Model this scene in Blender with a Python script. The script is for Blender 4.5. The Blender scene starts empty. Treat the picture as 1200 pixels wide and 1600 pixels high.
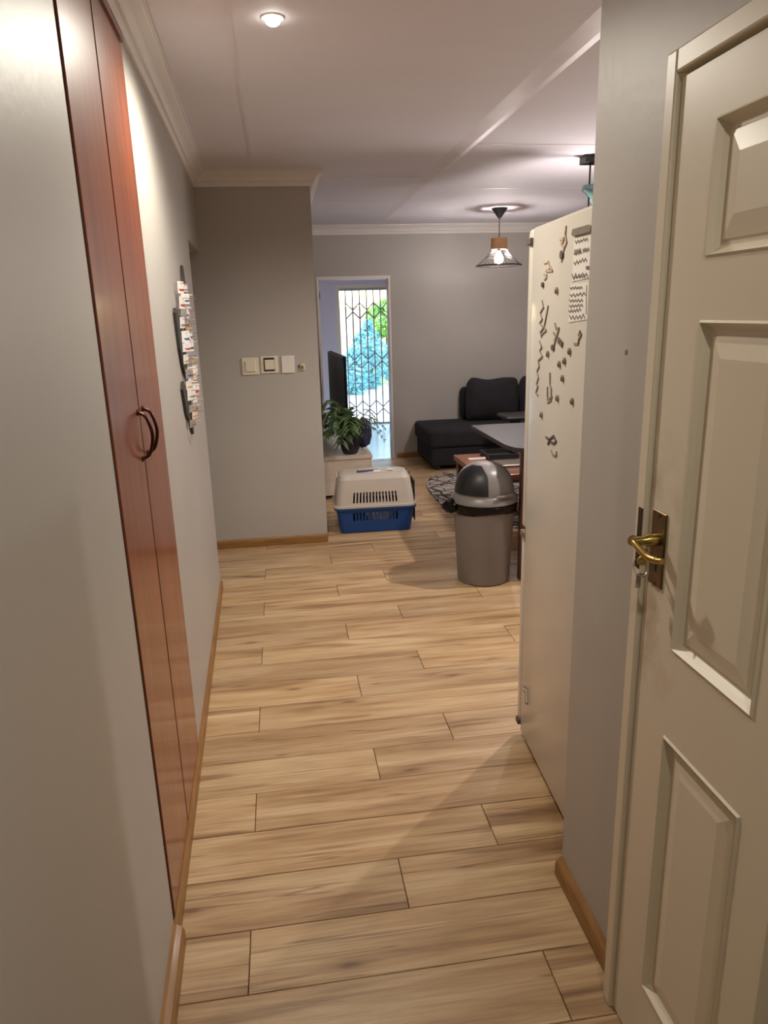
import bpy, bmesh, math, random
from mathutils import Vector, Matrix
random.seed(7)
sc = bpy.context.scene
C = sc.collection
PI = math.pi

# ------------------------------------------------------------------ camera
F, HC = 1118.41, 1.64
RW = ((0.989208893117364, -0.14389184539699787, -0.027584463122670662),
      (-0.06487209765785514, -0.26135280695010094, -0.9630609125308602),
      (0.13136733506846068, 0.954457881274784, -0.2678670867229884))
cam_d = bpy.data.cameras.new('camera')
cam = bpy.data.objects.new('camera', cam_d); C.objects.link(cam)
cam_d.sensor_fit = 'HORIZONTAL'; cam_d.sensor_width = 36.0; cam_d.lens = 36.0 * F / 1200.0
cam_d.clip_start = 0.02; cam_d.clip_end = 200
cam.matrix_world = Matrix(((RW[0][0], -RW[1][0], -RW[2][0], 0), (RW[0][1], -RW[1][1], -RW[2][1], 0),
                           (RW[0][2], -RW[1][2], -RW[2][2], HC), (0, 0, 0, 1)))
sc.camera = cam
def ray(u, v):
    a = ((u-600)/F, (v-800)/F, 1.0)
    return Vector([sum(RW[i][j]*a[i] for i in range(3)) for j in range(3)])
O = Vector((0, 0, HC))
def fl(u, v, z=0.0): d = ray(u, v); return O + d*((z-HC)/d.z)
def on_plane(u, v, p, n): d = ray(u, v); return O + d*((p-O).dot(n)/d.dot(n))

# ------------------------------------------------------------------ world, lights, exposure
w = bpy.data.worlds.new('sky'); sc.world = w; w.use_nodes = True
nt = w.node_tree; bg = nt.nodes['Background']
sky = nt.nodes.new('ShaderNodeTexSky'); sky.sky_type = 'NISHITA'; sky.sun_disc = False
sky.sun_elevation = math.radians(42); sky.sun_rotation = math.radians(200); sky.air_density = 1.6; sky.dust_density = 0.4
nt.links.new(sky.outputs[0], bg.inputs[0]); bg.inputs[1].default_value = 0.50
def light(name, kind, loc, power, col, **k):
    d = bpy.data.lights.new(name, kind); d.energy = power; d.color = col
    for a, b in k.items(): setattr(d, a, b)
    o = bpy.data.objects.new(name, d); o.location = loc; C.objects.link(o); return o
sun = light('sun', 'SUN', (3, 14, 8), 2.4, (1.0, 0.98, 0.95), angle=0.3)
sun.rotation_euler = (math.radians(-35), math.radians(25), 0)
WARM = (1.0, 0.93, 0.80); NEUT = (1.0, 0.89, 0.85)
CZ = 2.55
DOWN = [(0.05, 2.62, 54), (0.36, 0.05, 17), (2.2, 3.7, 100)]
for i, (x, y, p) in enumerate(DOWN):
    light('downlight_beam', 'SPOT', (x, y, CZ-0.055), p, WARM if i < 2 else NEUT, spot_size=math.radians(168), spot_blend=0.60, shadow_soft_size=0.03)
PEND = Vector((2.125, 6.95, CZ))
light('spot_pendant_light', 'POINT', (2.11, 4.67, 1.88), 22, NEUT, shadow_soft_size=0.03)
vs = sc.view_settings
vs.view_transform = 'Standard'; vs.look = 'None'; vs.gamma = 1.0; vs.use_curve_mapping = False; vs.exposure = 0.58
sc.cycles.use_denoising = True
sc.cycles.diffuse_bounces = 6

# ------------------------------------------------------------------ materials
def mat(name, col, rough=0.6, metal=0.0, var=0.0, vscale=6.0, bump=0.0, bscale=60.0, emit=None, estr=0.0, coat=0.0, trans=0.0, alpha=1.0, stretch=(1, 1, 1)):
    m = bpy.data.materials.new(name); m.use_nodes = True
    n = m.node_tree.nodes; l = m.node_tree.links; b = n['Principled BSDF']
    b.inputs['Base Color'].default_value = (*col, 1); b.inputs['Roughness'].default_value = rough
    b.inputs['Metallic'].default_value = metal; b.inputs['Coat Weight'].default_value = coat; b.inputs['Coat Roughness'].default_value = 0.12
    b.inputs['Transmission Weight'].default_value = trans; b.inputs['Alpha'].default_value = alpha
    if emit: b.inputs['Emission Color'].default_value = (*emit, 1); b.inputs['Emission Strength'].default_value = estr
    if var or bump:
        tc = n.new('ShaderNodeTexCoord'); mp = n.new('ShaderNodeMapping'); mp.inputs['Scale'].default_value = stretch
        l.new(tc.outputs['Object'], mp.inputs[0])
    if var:
        t = n.new('ShaderNodeTexNoise'); t.inputs['Scale'].default_value = vscale; t.inputs['Detail'].default_value = 5
        l.new(mp.outputs[0], t.inputs['Vector'])
        r = n.new('ShaderNodeValToRGB'); r.color_ramp.elements[0].position = 0.3; r.color_ramp.elements[1].position = 0.7
        r.color_ramp.elements[0].color = (*[c*(1-var) for c in col], 1); r.color_ramp.elements[1].color = (*[min(1, c*(1+var)) for c in col], 1)
        l.new(t.outputs['Fac'], r.inputs[0]); l.new(r.outputs[0], b.inputs['Base Color'])
    if bump:
        t2 = n.new('ShaderNodeTexNoise'); t2.inputs['Scale'].default_value = bscale; t2.inputs['Detail'].default_value = 4
        l.new(mp.outputs[0], t2.inputs['Vector'])
        bp = n.new('ShaderNodeBump'); bp.inputs['Strength'].default_value = bump; bp.inputs['Distance'].default_value = 0.01
        l.new(t2.outputs['Fac'], bp.inputs['Height']); l.new(bp.outputs[0], b.inputs['Normal'])
    return m
def sr(r, g, b):
    return tuple((c/255/12.92 if c/255 <= 0.04045 else ((c/255+0.055)/1.055)**2.4) for c in (r, g, b))

def plank_mat():
    m = bpy.data.materials.new('oak laminate'); m.use_nodes = True
    n = m.node_tree.nodes; l = m.node_tree.links; b = n['Principled BSDF']
    tc = n.new('ShaderNodeTexCoord'); oi = n.new('ShaderNodeObjectInfo')
    sc1 = n.new('ShaderNodeVectorMath'); sc1.operation = 'SCALE'; sc1.inputs[0].default_value = (37, 53, 11)
    l.new(oi.outputs['Random'], sc1.inputs['Scale'])
    ad = n.new('ShaderNodeVectorMath'); l.new(tc.outputs['Object'], ad.inputs[0]); l.new(sc1.outputs[0], ad.inputs[1])
    def noise(scale, sx, sy, detail=5, dist=0.0):
        mp = n.new('ShaderNodeMapping'); mp.inputs['Scale'].default_value = (sx, sy, 1); l.new(ad.outputs[0], mp.inputs[0])
        t = n.new('ShaderNodeTexNoise'); t.inputs['Scale'].default_value = scale; t.inputs['Detail'].default_value = detail
        t.inputs['Distortion'].default_value = dist; l.new(mp.outputs[0], t.inputs['Vector']); return t.outputs['Fac']
    def ramp(src, stops):
        r = n.new('ShaderNodeValToRGB'); e = r.color_ramp.elements
        while len(e) < len(stops): e.new(0.5)
        for k, (p, c) in enumerate(stops): e[k].position = p; e[k].color = (*c, 1)
        l.new(src, r.inputs[0]); return r.outputs[0]
    def mix(f, a, c, mode='MIX', fac=None):
        x = n.new('ShaderNodeMix'); x.data_type = 'RGBA'; x.blend_type = mode
        if fac is not None: x.inputs[0].default_value = fac
        else: l.new(f, x.inputs[0])
        l.new(a, x.inputs[6]); l.new(c, x.inputs[7]); return x.outputs[2]
    base = ramp(noise(1.0, 1.3, 13, 6, 0.6), [(0.26, sr(140, 109, 76)), (0.42, sr(186, 153, 112)), (0.6, sr(206, 177, 137)), (0.8, sr(219, 194, 156))])
    fine = ramp(noise(1.0, 5, 120, 3), [(0.3, (0.80, 0.78, 0.76)), (0.65, (1.05, 1.05, 1.05))])
    c1 = mix(None, base, fine, 'MULTIPLY', 1.0)
    streak = ramp(noise(1.0, 0.9, 16, 2, 0.4), [(0.0, (1, 1, 1)), (0.60, (1, 1, 1)), (0.66, (0.66, 0.58, 0.53)), (0.74, (0.6, 0.53, 0.48))])
    c2 = mix(None, c1, streak, 'MULTIPLY', 0.85)
    # thin dark mineral lines
    lines = ramp(noise(1.0, 0.8, 30, 2, 0.2), [(0.0, (1, 1, 1)), (0.61, (1, 1, 1)), (0.63, (0.42, 0.33, 0.28)), (0.652, (1, 1, 1))])
    c3 = mix(None, c2, lines, 'MULTIPLY', 0.8)
    # knots
    mpk = n.new('ShaderNodeMapping'); mpk.inputs['Scale'].default_value = (0.8, 2.9, 1); l.new(ad.outputs[0], mpk.inputs[0])
    vo = n.new('ShaderNodeTexVoronoi'); vo.voronoi_dimensions = '2D'; vo.inputs['Scale'].default_value = 1.0; l.new(mpk.outputs[0], vo.inputs['Vector'])
    kn = ramp(vo.outputs['Distance'], [(0.0, (0.2, 0.14, 0.12)), (0.016, (0.36, 0.28, 0.24)), (0.034, (0.78, 0.72, 0.68)), (0.08, (1, 1, 1))])
    c4 = mix(None, c3, kn, 'MULTIPLY', 0.75)
    tone = ramp(oi.outputs['Random'], [(0.0, (0.86, 0.85, 0.86)), (0.5, (0.97, 0.97, 0.97)), (1.0, (1.06, 1.05, 1.03))])
    c5 = mix(None, c4, tone, 'MULTIPLY', 1.0)
    l.new(c5, b.inputs['Base Color']); b.inputs['Roughness'].default_value = 0.42
    bp = n.new('ShaderNodeBump'); bp.inputs['Strength'].default_value = 0.12; bp.inputs['Distance'].default_value = 0.003
    l.new(noise(1.0, 5, 110, 3), bp.inputs['Height']); l.new(bp.outputs[0], b.inputs['Normal'])
    return m

def cherry_mat():
    m = mat('varnished cherry', sr(130, 66, 38), 0.36, coat=0.45, var=0.22, vscale=2.2, stretch=(6, 9, 0.8))
    return m

def smudged_door():
    m = mat('worn cream door paint', sr(214, 204, 182), 0.38, bump=0.03, bscale=12, stretch=(1, 1, 0.3))
    n = m.node_tree.nodes; l = m.node_tree.links; b = n['Principled BSDF']
    tc = n.new('ShaderNodeTexCoord'); mp = n.new('ShaderNodeMapping'); mp.vector_type = 'POINT'
    mp.inputs['Location'].default_value = (-0.7*3, -1.235*7, -1.13*3.2); mp.inputs['Scale'].default_value = (3, 7, 3.2)
    l.new(tc.outputs['Object'], mp.inputs[0])
    ln = n.new('ShaderNodeVectorMath'); ln.operation = 'LENGTH'; l.new(mp.outputs[0], ln.inputs[0])
    t = n.new('ShaderNodeTexNoise'); t.inputs['Scale'].default_value = 11; t.inputs['Detail'].default_value = 6; l.new(tc.outputs['Object'], t.inputs['Vector'])
    mr = n.new('ShaderNodeMapRange'); mr.inputs[1].default_value = 0.15; mr.inputs[2].default_value = 1.0; mr.inputs[3].default_value = 1.0; mr.inputs[4].default_value = 0.0; l.new(ln.outputs['Value'], mr.inputs[0])
    mr2 = n.new('ShaderNodeMapRange'); mr2.inputs[1].default_value = 0.48; mr2.inputs[2].default_value = 0.72; l.new(t.outputs['Fac'], mr2.inputs[0])
    mu = n.new('ShaderNodeMath'); mu.operation = 'MULTIPLY'; l.new(mr.outputs[0], mu.inputs[0]); l.new(mr2.outputs[0], mu.inputs[1])
    x = n.new('ShaderNodeMix'); x.data_type = 'RGBA'; x.inputs[6].default_value = (*sr(214, 204, 182), 1); x.inputs[7].default_value = (*sr(150, 122, 92), 1)
    l.new(mu.outputs[0], x.inputs[0]); l.new(x.outputs[2], b.inputs['Base Color'])
    return m

def rug_mat():
    m = bpy.data.materials.new('patterned rug'); m.use_nodes = True
    n = m.node_tree.nodes; l = m.node_tree.links; b = n['Principled BSDF']; b.inputs['Roughness'].default_value = 0.95
    tc = n.new('ShaderNodeTexCoord')
    v = n.new('ShaderNodeTexVoronoi'); v.feature = 'DISTANCE_TO_EDGE'; v.inputs['Scale'].default_value = 7.5; l.new(tc.outputs['Object'], v.inputs['Vector'])
    v2 = n.new('ShaderNodeTexVoronoi'); v2.feature = 'DISTANCE_TO_EDGE'; v2.inputs['Scale'].default_value = 4.1; l.new(tc.outputs['Object'], v2.inputs['Vector'])
    mn = n.new('ShaderNodeMath'); mn.operation = 'MINIMUM'; l.new(v.outputs['Distance'], mn.inputs[0]); l.new(v2.outputs['Distance'], mn.inputs[1])
    r = n.new('ShaderNodeValToRGB'); r.color_ramp.elements[0].position = 0.035; r.color_ramp.elements[1].position = 0.06
    r.color_ramp.elements[0].color = (*sr(52, 48, 50), 1); r.color_ramp.elements[1].color = (*sr(178, 166, 155), 1)
    l.new(mn.outputs[0], r.inputs[0]); l.new(r.outputs[0], b.inputs['Base Color'])
    return m

def brick_mat():
    m = bpy.data.materials.new('face brick'); m.use_nodes = True
    n = m.node_tree.nodes; l = m.node_tree.links; b = n['Principled BSDF']; b.inputs['Roughness'].default_value = 0.9
    tc = n.new('ShaderNodeTexCoord'); mp = n.new('ShaderNodeMapping'); mp.inputs['Rotation'].default_value = (PI/2, 0, 0)
    t = n.new('ShaderNodeTexBrick'); t.inputs['Scale'].default_value = 1.0; t.inputs['Brick Width'].default_value = 0.23; t.inputs['Row Height'].default_value = 0.085
    t.inputs['Mortar Size'].default_value = 0.008; t.inputs['Color1'].default_value = (*sr(226, 190, 158), 1); t.inputs['Color2'].default_value = (*sr(238, 212, 184), 1); t.inputs['Mortar'].default_value = (*sr(205, 196, 186), 1)
    l.new(tc.outputs['Object'], mp.inputs[0]); l.new(mp.outputs[0], t.inputs['Vector']); l.new(t.outputs['Color'], b.inputs['Base Color'])
    return m

def ceiling_mat():
    m = mat('ceiling paint', sr(222, 219, 226), 0.72, var=0.02, vscale=1.6, bump=0.10, bscale=5.0, stretch=(1, 2.5, 1))
    return m

M = dict(
    wall=mat('grey wall paint', sr(174, 169, 162), 0.46, var=0.025, vscale=2.0, bump=0.05, bscale=35),
    wall_white=mat('lilac white paint', sr(214, 210, 232), 0.6, var=0.02, bump=0.03),
    ceil=ceiling_mat(), seam=mat('ceiling seam filler', sr(222, 216, 220), 0.45, var=0.05),
    cornice=mat('cornice paint', sr(222, 217, 212), 0.5, var=0.02),
    plank=plank_mat(), sub=mat('dark subfloor', sr(58, 40, 26), 0.9, var=0.1),
    skirt=mat('varnished pine', sr(140, 100, 50), 0.5, coat=0.08, var=0.25, vscale=3, stretch=(2, 2, 20)),
    cherry=cherry_mat(), gap=mat('dark gap', sr(28, 16, 12), 0.8, var=0.1), bronze=mat('dark bronze', sr(70, 40, 30), 0.35, 0.7, var=0.15),
    doorpaint=mat('cream gloss paint', sr(214, 204, 182), 0.38, var=0.03, vscale=3, bump=0.03, bscale=12, stretch=(1, 1, 0.3)),
    doorleaf=smudged_door(),
    brass=mat('worn brass', sr(168, 146, 84), 0.28, 1.0, var=0.35, vscale=30), brass_dark=mat('tarnished brass', sr(108, 90, 60), 0.4, 1.0, var=0.4, vscale=22),
    iron=mat('dark strike metal', sr(58, 44, 44), 0.5, 0.6, var=0.2, vscale=40), steel=mat('keyring steel', sr(180, 170, 155), 0.3, 1.0, var=0.1),
    white_enamel=mat('cream white enamel', sr(204, 198, 187), 0.33, coat=0.3, var=0.015, bump=0.02, bscale=150),
    rubber=mat('black rubber', sr(26, 22, 22), 0.8, var=0.1),
    switch=mat('ivory plastic', sr(222, 214, 192), 0.35, var=0.015), switchw=mat('white plastic', sr(226, 220, 212), 0.35, var=0.015),
    black=mat('black satin', sr(26, 24, 26), 0.4, var=0.1), board=mat('charcoal board', sr(52, 50, 46), 0.6, var=0.12),
    bulb=mat('lit bulb', (1, 0.95, 0.85), 0.4, emit=(1.0, 0.95, 0.84), estr=14.0), lamp=mat('lit pendant bulb', (1, 0.95, 0.85), 0.4, emit=(1.0, 0.90, 0.86), estr=230.0),
    ltwood=mat('pale turned wood', sr(196, 150, 104), 0.5, var=0.15, vscale=8, stretch=(3, 3, 30)),
    wire=mat('dark wire', sr(40, 36, 38), 0.4, 0.4, var=0.1), teal=mat('teal painted metal', sr(110, 142, 142), 0.4, 0.2, var=0.1),
    sofa=mat('charcoal plush', sr(35, 33, 37), 0.95, var=0.18, vscale=9, bump=0.25, bscale=160), sofa_base=mat('charcoal weave', sr(31, 30, 35), 0.95, var=0.15, vscale=14, bump=0.2, bscale=200),
    grey_top=mat('grey laminate', sr(50, 48, 50), 0.5, var=0.08, vscale=20), darkwood=mat('dark red wood', sr(74, 40, 30), 0.4, coat=0.2, var=0.25, vscale=3, stretch=(8, 8, 1)),
    brownwood=mat('brown table wood', sr(140, 86, 56), 0.4, coat=0.2, var=0.2, vscale=3, stretch=(2, 9, 9)),
    bin=mat('grey bin plastic', sr(122, 116, 114), 0.42, var=0.03, bump=0.03, bscale=80), bin_lid=mat('grey lid plastic', sr(128, 124, 122), 0.35, var=0.03),
    flap=mat('black flap plastic', sr(28, 28, 32), 0.4, var=0.1), bag=mat('black bin bag', sr(9, 8, 9), 0.3, var=0.1),
    beige=mat('taupe carrier plastic', sr(186, 176, 164), 0.45, var=0.02, bump=0.03, bscale=120), blue=mat('blue carrier plastic', sr(12, 64, 128), 0.45, var=0.05, bump=0.03, bscale=120),
    cloth=mat('white cloth', sr(226, 222, 214), 0.95, var=0.06, vscale=20), paper=mat('white paper', sr(226, 224, 220), 0.8, var=0.02), bluepen=mat('blue pen plastic', sr(46, 52, 110), 0.35, var=0.05),
    leaf=mat('fern green', sr(92, 116, 72), 0.5, var=0.3, vscale=14), stem=mat('stem green', sr(70, 84, 48), 0.6, var=0.2), pot=mat('black glazed pot', sr(36, 32, 40), 0.35, var=0.1),
    soil=mat('potting soil', sr(50, 38, 30), 0.95, var=0.3, vscale=60, bump=0.6, bscale=90),
    console=mat('whitewashed wood', sr(198, 184, 166), 0.5, var=0.10, vscale=3, stretch=(2, 9, 9)), tvblack=mat('tv black', sr(40, 44, 54), 0.4, var=0.05), screen=mat('sky tinted screen', sr(66, 84, 112), 0.3, var=0.03),  # screen: sky reflection on the switched-off panel is put into its base colour
    purple=mat('dark purple cloth', sr(58, 52, 84), 0.9, var=0.2, vscale=14, bump=0.3, bscale=60),
    rug=rug_mat(), tile=mat('pale glossy tile', sr(176, 194, 208), 0.22, var=0.03, vscale=2), gate=mat('grey gate enamel', sr(160, 160, 164), 0.4, var=0.05),
    patio=mat('pale paving', sr(236, 226, 212), 0.9, var=0.06, vscale=3), brick=brick_mat(), grass=mat('lawn', sr(150, 190, 110), 0.9, var=0.2, vscale=6),
    shrub=mat('daylight tinted leaves', sr(132, 196, 204), 0.6, var=0.35, vscale=7), tree=mat('light green leaves', sr(150, 196, 104), 0.6, var=0.3, vscale=5), trunk=mat('bark', sr(110, 92, 78), 0.9, var=0.3, vscale=9),  # shrub: the blue cast of the daylight is put into the leaf colour
    ink=mat('grey ink', sr(122, 116, 110), 0.8, var=0.1), magnet=mat('taupe magnet', sr(150, 136, 122), 0.6, var=0.15, vscale=40), magnet_dk=mat('dark magnet', sr(92, 82, 74), 0.6, var=0.15, vscale=40), magnet_pk=mat('pinkish magnet', sr(184, 162, 146), 0.6, var=0.15, vscale=40), magnet_bar=mat('grey brown magnet bar', sr(116, 106, 92), 0.55, var=0.08, vscale=30),
    red=mat('red print', sr(176, 66, 54), 0.6, var=0.1), yellow=mat('yellow print', sr(214, 186, 80), 0.6, var=0.1), cardblue=mat('blue print', sr(80, 92, 150), 0.6, var=0.1), cardgrey=mat('grey print', sr(150, 142, 134), 0.6, var=0.2, vscale=50), orange=mat('orange print', sr(220, 150, 70), 0.6, var=0.1),
    chrome=mat('chrome', sr(200, 200, 205), 0.15, 1.0, var=0.03), stain=mat('broken cream plastic', sr(206, 194, 150), 0.5, var=0.2, vscale=60),
)

M['bag'].node_tree.nodes['Principled BSDF'].inputs['Specular IOR Level'].default_value = 0.25

# ------------------------------------------------------------------ mesh helpers
def mk(name, bm, m, parent=None, smooth=False, loc=None):
    me = bpy.data.meshes.new(name); bmesh.ops.recalc_face_normals(bm, faces=bm.faces[:]); bm.to_mesh(me); bm.free()
    if smooth:
        for p in me.polygons: p.use_smooth = True
        try: me.set_sharp_from_angle(angle=math.radians(38))
        except Exception: pass
    if m is not None: me.materials.append(M[m] if isinstance(m, str) else m)
    o = bpy.data.objects.new(name, me); C.objects.link(o)
    if parent: o.parent = parent
    if loc is not None: o.location = loc
    return o
def thing(name, label, cat, loc=(0, 0, 0), rz=0.0, group=None):
    o = bpy.data.objects.new(name, None); C.objects.link(o); o.location = loc; o.rotation_euler = (0, 0, rz); o.empty_display_size = 0.1
    return tag(o, label, cat, group)
def tag(o, label, cat, group=None):
    o['label'] = label; o['category'] = cat
    if group: o['group'] = group
    return o
def struct(o, label=None):
    o['kind'] = 'structure'
    return o
def box(bm, x0, x1, y0, y1, z0, z1, bev=0.0, seg=2):
    v = [bm.verts.new(p) for p in ((x0, y0, z0), (x1, y0, z0), (x1, y1, z0), (x0, y1, z0), (x0, y0, z1), (x1, y0, z1), (x1, y1, z1), (x0, y1, z1))]
    fs = [bm.faces.new([v[i] for i in q]) for q in ((0, 3, 2, 1), (4, 5, 6, 7), (0, 1, 5, 4), (1, 2, 6, 5), (2, 3, 7, 6), (3, 0, 4, 7))]
    if bev > 0:
        ed = list({e for f in fs for e in f.edges})
        bmesh.ops.bevel(bm, geom=ed, offset=bev, segments=seg, affect='EDGES', profile=0.5)
    return bm
def nb(): return bmesh.new()
def bx(*a, **k): return box(nb(), *a, **k)
def prism(bm, pts, z0, z1):
    lo = [bm.verts.new((x, y, z0)) for x, y in pts]; hi = [bm.verts.new((x, y, z1)) for x, y in pts]
    bm.faces.new(lo[::-1]); bm.faces.new(hi)
    k = len(pts)
    for i in range(k): bm.faces.new((lo[i], lo[(i+1) % k], hi[(i+1) % k], hi[i]))
    return bm
def extrude_poly(bm, pts, vec):
    a = [bm.verts.new(p) for p in pts]; b = [bm.verts.new(Vector(p)+Vector(vec)) for p in pts]
    bm.faces.new(a); bm.faces.new(b[::-1]); k = len(pts)
    for i in range(k): bm.faces.new((a[i], a[(i+1) % k], b[(i+1) % k], b[i]))
    return bm
def tube(bm, pts, r, sides=8, cap=True):
    pts = [Vector(p) for p in pts]; rings = []; up = None
    for i, p in enumerate(pts):
        t = (pts[min(i+1, len(pts)-1)] - pts[max(i-1, 0)]).normalized()
        if up is None:
            up = Vector((0, 0, 1)) if abs(t.z) < 0.9 else Vector((1, 0, 0))
        s = t.cross(up)
        if s.length < 1e-6: s = t.orthogonal()
        s.normalize(); up = s.cross(t).normalized()
        rr = r[i] if isinstance(r, (list, tuple)) else r
        rings.append([bm.verts.new(p + (s*math.cos(2*PI*k/sides) + up*math.sin(2*PI*k/sides))*rr) for k in range(sides)])
    for a, b in zip(rings, rings[1:]):
        for k in range(sides): bm.faces.new((a[k], a[(k+1) % sides], b[(k+1) % sides], b[k]))
    if cap: bm.faces.new(rings[0][::-1]); bm.faces.new(rings[-1])
    return bm
def lathe(bm, prof, seg=32, c=(0, 0, 0), axis='z', a0=0.0, a1=2*PI):
    full = abs(a1-a0-2*PI) < 1e-6; n = seg if full else seg+1; rings = []
    for r, h in prof:
        ring = []
        if r < 1e-6:
            ring = [bm.verts.new(_ax(0, 0, h, c, axis))]
        else:
            for k in range(n):
                a = a0 + (a1-a0)*k/seg; ring.append(bm.verts.new(_ax(r*math.cos(a), r*math.sin(a), h, c, axis)))
        rings.append(ring)
    for A, B in zip(rings, rings[1:]):
        for k in range(seg):
            k2 = (k+1) % n
            if len(A) == 1 and len(B) == 1: continue
            if len(A) == 1: bm.faces.new((A[0], B[k2], B[k]))
            elif len(B) == 1: bm.faces.new((A[k], A[k2], B[0]))
            else: bm.faces.new((A[k], A[k2], B[k2], B[k]))
    return bm
def _ax(x, y, h, c, axis):
    if axis == 'z': return (c[0]+x, c[1]+y, c[2]+h)
    if axis == 'x': return (c[0]+h, c[1]+x, c[2]+y)
    return (c[0]+x, c[1]+h, c[2]+y)
def curve_pts(ctrl, n=8):
    ctrl = [Vector(p) for p in ctrl]; out = []
    P = [ctrl[0]] + ctrl + [ctrl[-1]]
    for i in range(1, len(P)-2):
        for k in range(n):
            t = k/n; a, b, c, d = P[i-1], P[i], P[i+1], P[i+2]
            out.append(0.5*((2*b) + (c-a)*t + (2*a-5*b+4*c-d)*t*t + (3*b-a-3*c+d)*t**3))
    out.append(ctrl[-1]); return out
def pillow(bm, w_, h_, t_, n=14, plump=0.45):
    # lies in the xz plane, thickness along y, origin at the bottom centre
    g = {}
    for side in (1, -1):
        for i in range(n+1):
            for j in range(n+1):
                u, v = -1+2*i/n, -1+2*j/n
                k = ((1-u*u)*(1-v*v)) ** plump
                edge = (i in (0, n) or j in (0, n))
                if side == -1 and edge: g[(side, i, j)] = g[(1, i, j)]; continue
                x = u*w_/2*(1-0.09*(v*v*u*u)**2); z = (v+1)/2*h_ + 0.03*h_*(u*u-0.5)*v + h_*max(v, 0)**2*(0.05*(u*u-0.3)-0.10*u**8+0.035*u+0.014*math.sin(6*u+w_*40))
                g[(side, i, j)] = bm.verts.new((x, side*t_/2*k, z))
    for side in (1, -1):
        for i in range(n):
            for j in range(n):
                q = [g[(side, i, j)], g[(side, i+1, j)], g[(side, i+1, j+1)], g[(side, i, j+1)]]
                bm.faces.new(q if side == -1 else q[::-1])
    return bm
def xf(bm, mtx):
    bmesh.ops.transform(bm, matrix=mtx, verts=bm.verts[:]); return bm
def dup(root, loc, rz=None, label=None):
    r = root.copy(); C.objects.link(r); r.location = loc
    if rz is not None: r.rotation_euler = (0, 0, rz)
    if label: r['label'] = label
    for ch in list(root.children):
        c = ch.copy(); C.objects.link(c); c.parent = r
        for g2 in ch.children:
            d = g2.copy(); C.objects.link(d); d.parent = c
    return r

# ------------------------------------------------------------------ room shell
YE, YB, XR = 5.13, 8.15, 4.60        # end wall, living room back wall, far right wall
def xl(y): return -0.384 - 0.026*(y-1.65)    # the left wall runs slightly off square
# floor > planks
fb = nb(); prism(fb, [(-1.7, -0.95), (XR, -0.95), (XR, YB), (-1.7, YB)], -0.06, -0.012)
floor = struct(mk('floor', fb, 'sub'))
def plank_mesh(L, Wd):
    bm = bx(-L/2, L/2, -Wd/2, Wd/2, -0.012, 0.0)
    top = [e for e in bm.edges if all(v.co.z > -0.001 for v in e.verts)]
    bmesh.ops.bevel(bm, geom=top, offset=0.0016, segments=1, affect='EDGES')
    bmesh.ops.recalc_face_normals(bm, faces=bm.faces[:])
    me = bpy.data.meshes.new('plank'); bm.to_mesh(me); bm.free(); me.materials.append(M['plank']); return me
cache = {}
ROW, LEN = 0.1985, 1.285
OFF = {0: -0.18, 1: 0.267, 2: 0.59}
for k in range(-6, 34):
    ya, yb = 1.448+ROW*k, 1.448+ROW*(k+1)
    if yb > YB+0.01: yb = YB
    if yb-ya < 0.03: continue
    yc = (ya+yb)/2
    if yc < 1.7: lo, hi = -0.5, 0.75
    elif yc < 4.3: lo, hi = -0.55, 3.2
    elif yc < 5.13: lo, hi = -1.2, 3.4
    else: lo, hi = 0.27, 4.58
    j = OFF[k % 3]
    x = j - LEN*math.ceil((j-lo)/LEN)
    while x < hi:
        a, b = max(x, lo), min(x+LEN, hi)
        if b-a > 0.02:
            key = (round(b-a, 3), round(yb-ya, 3))
            if key not in cache: cache[key] = plank_mesh(key[0]-0.0022, key[1]-0.0020)
            o = bpy.data.objects.new('plank', cache[key]); C.objects.link(o); o.parent = floor
            o.location = ((a+b)/2, yc, 0)
        x += LEN
# plain strip under the unseen kitchen corner is the subfloor itself
# ceiling > seam strips
ceiling = struct(mk('ceiling', bx(-1.7, XR+0.1, -0.95, YB+0.1, CZ, CZ+0.08), 'ceil'))
def seam(x0, x1, y0, y1, h, ridge=None):
    bm = nb()
    if ridge:      # shallow taped ridge along y
        extrude_poly(bm, [(x0, y0, CZ+0.001), (x0+(x1-x0)*0.75, y0, CZ-h), (x1, y0, CZ-h*0.6), (x1, y0, CZ+0.001)], (0, y1-y0, 0))
    else: box(bm, x0, x1, y0, y1, CZ-h, CZ+0.001)
    mk('seam_strip', bm, 'seam', ceiling)
seam(-0.095, -0.078, -0.9, 5.04, 0.0025)
seam(1.06, 1.19, -0.9, 8.1, 0.0055, True)
seam(0.30, 1.05, 5.33, 5.345, 0.003); seam(1.19, 4.5, 5.84, 5.855, 0.003); seam(0.3, 1.05, 6.45, 6.465, 0.003); seam(1.19, 4.5, 4.35, 4.365, 0.002)
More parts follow.
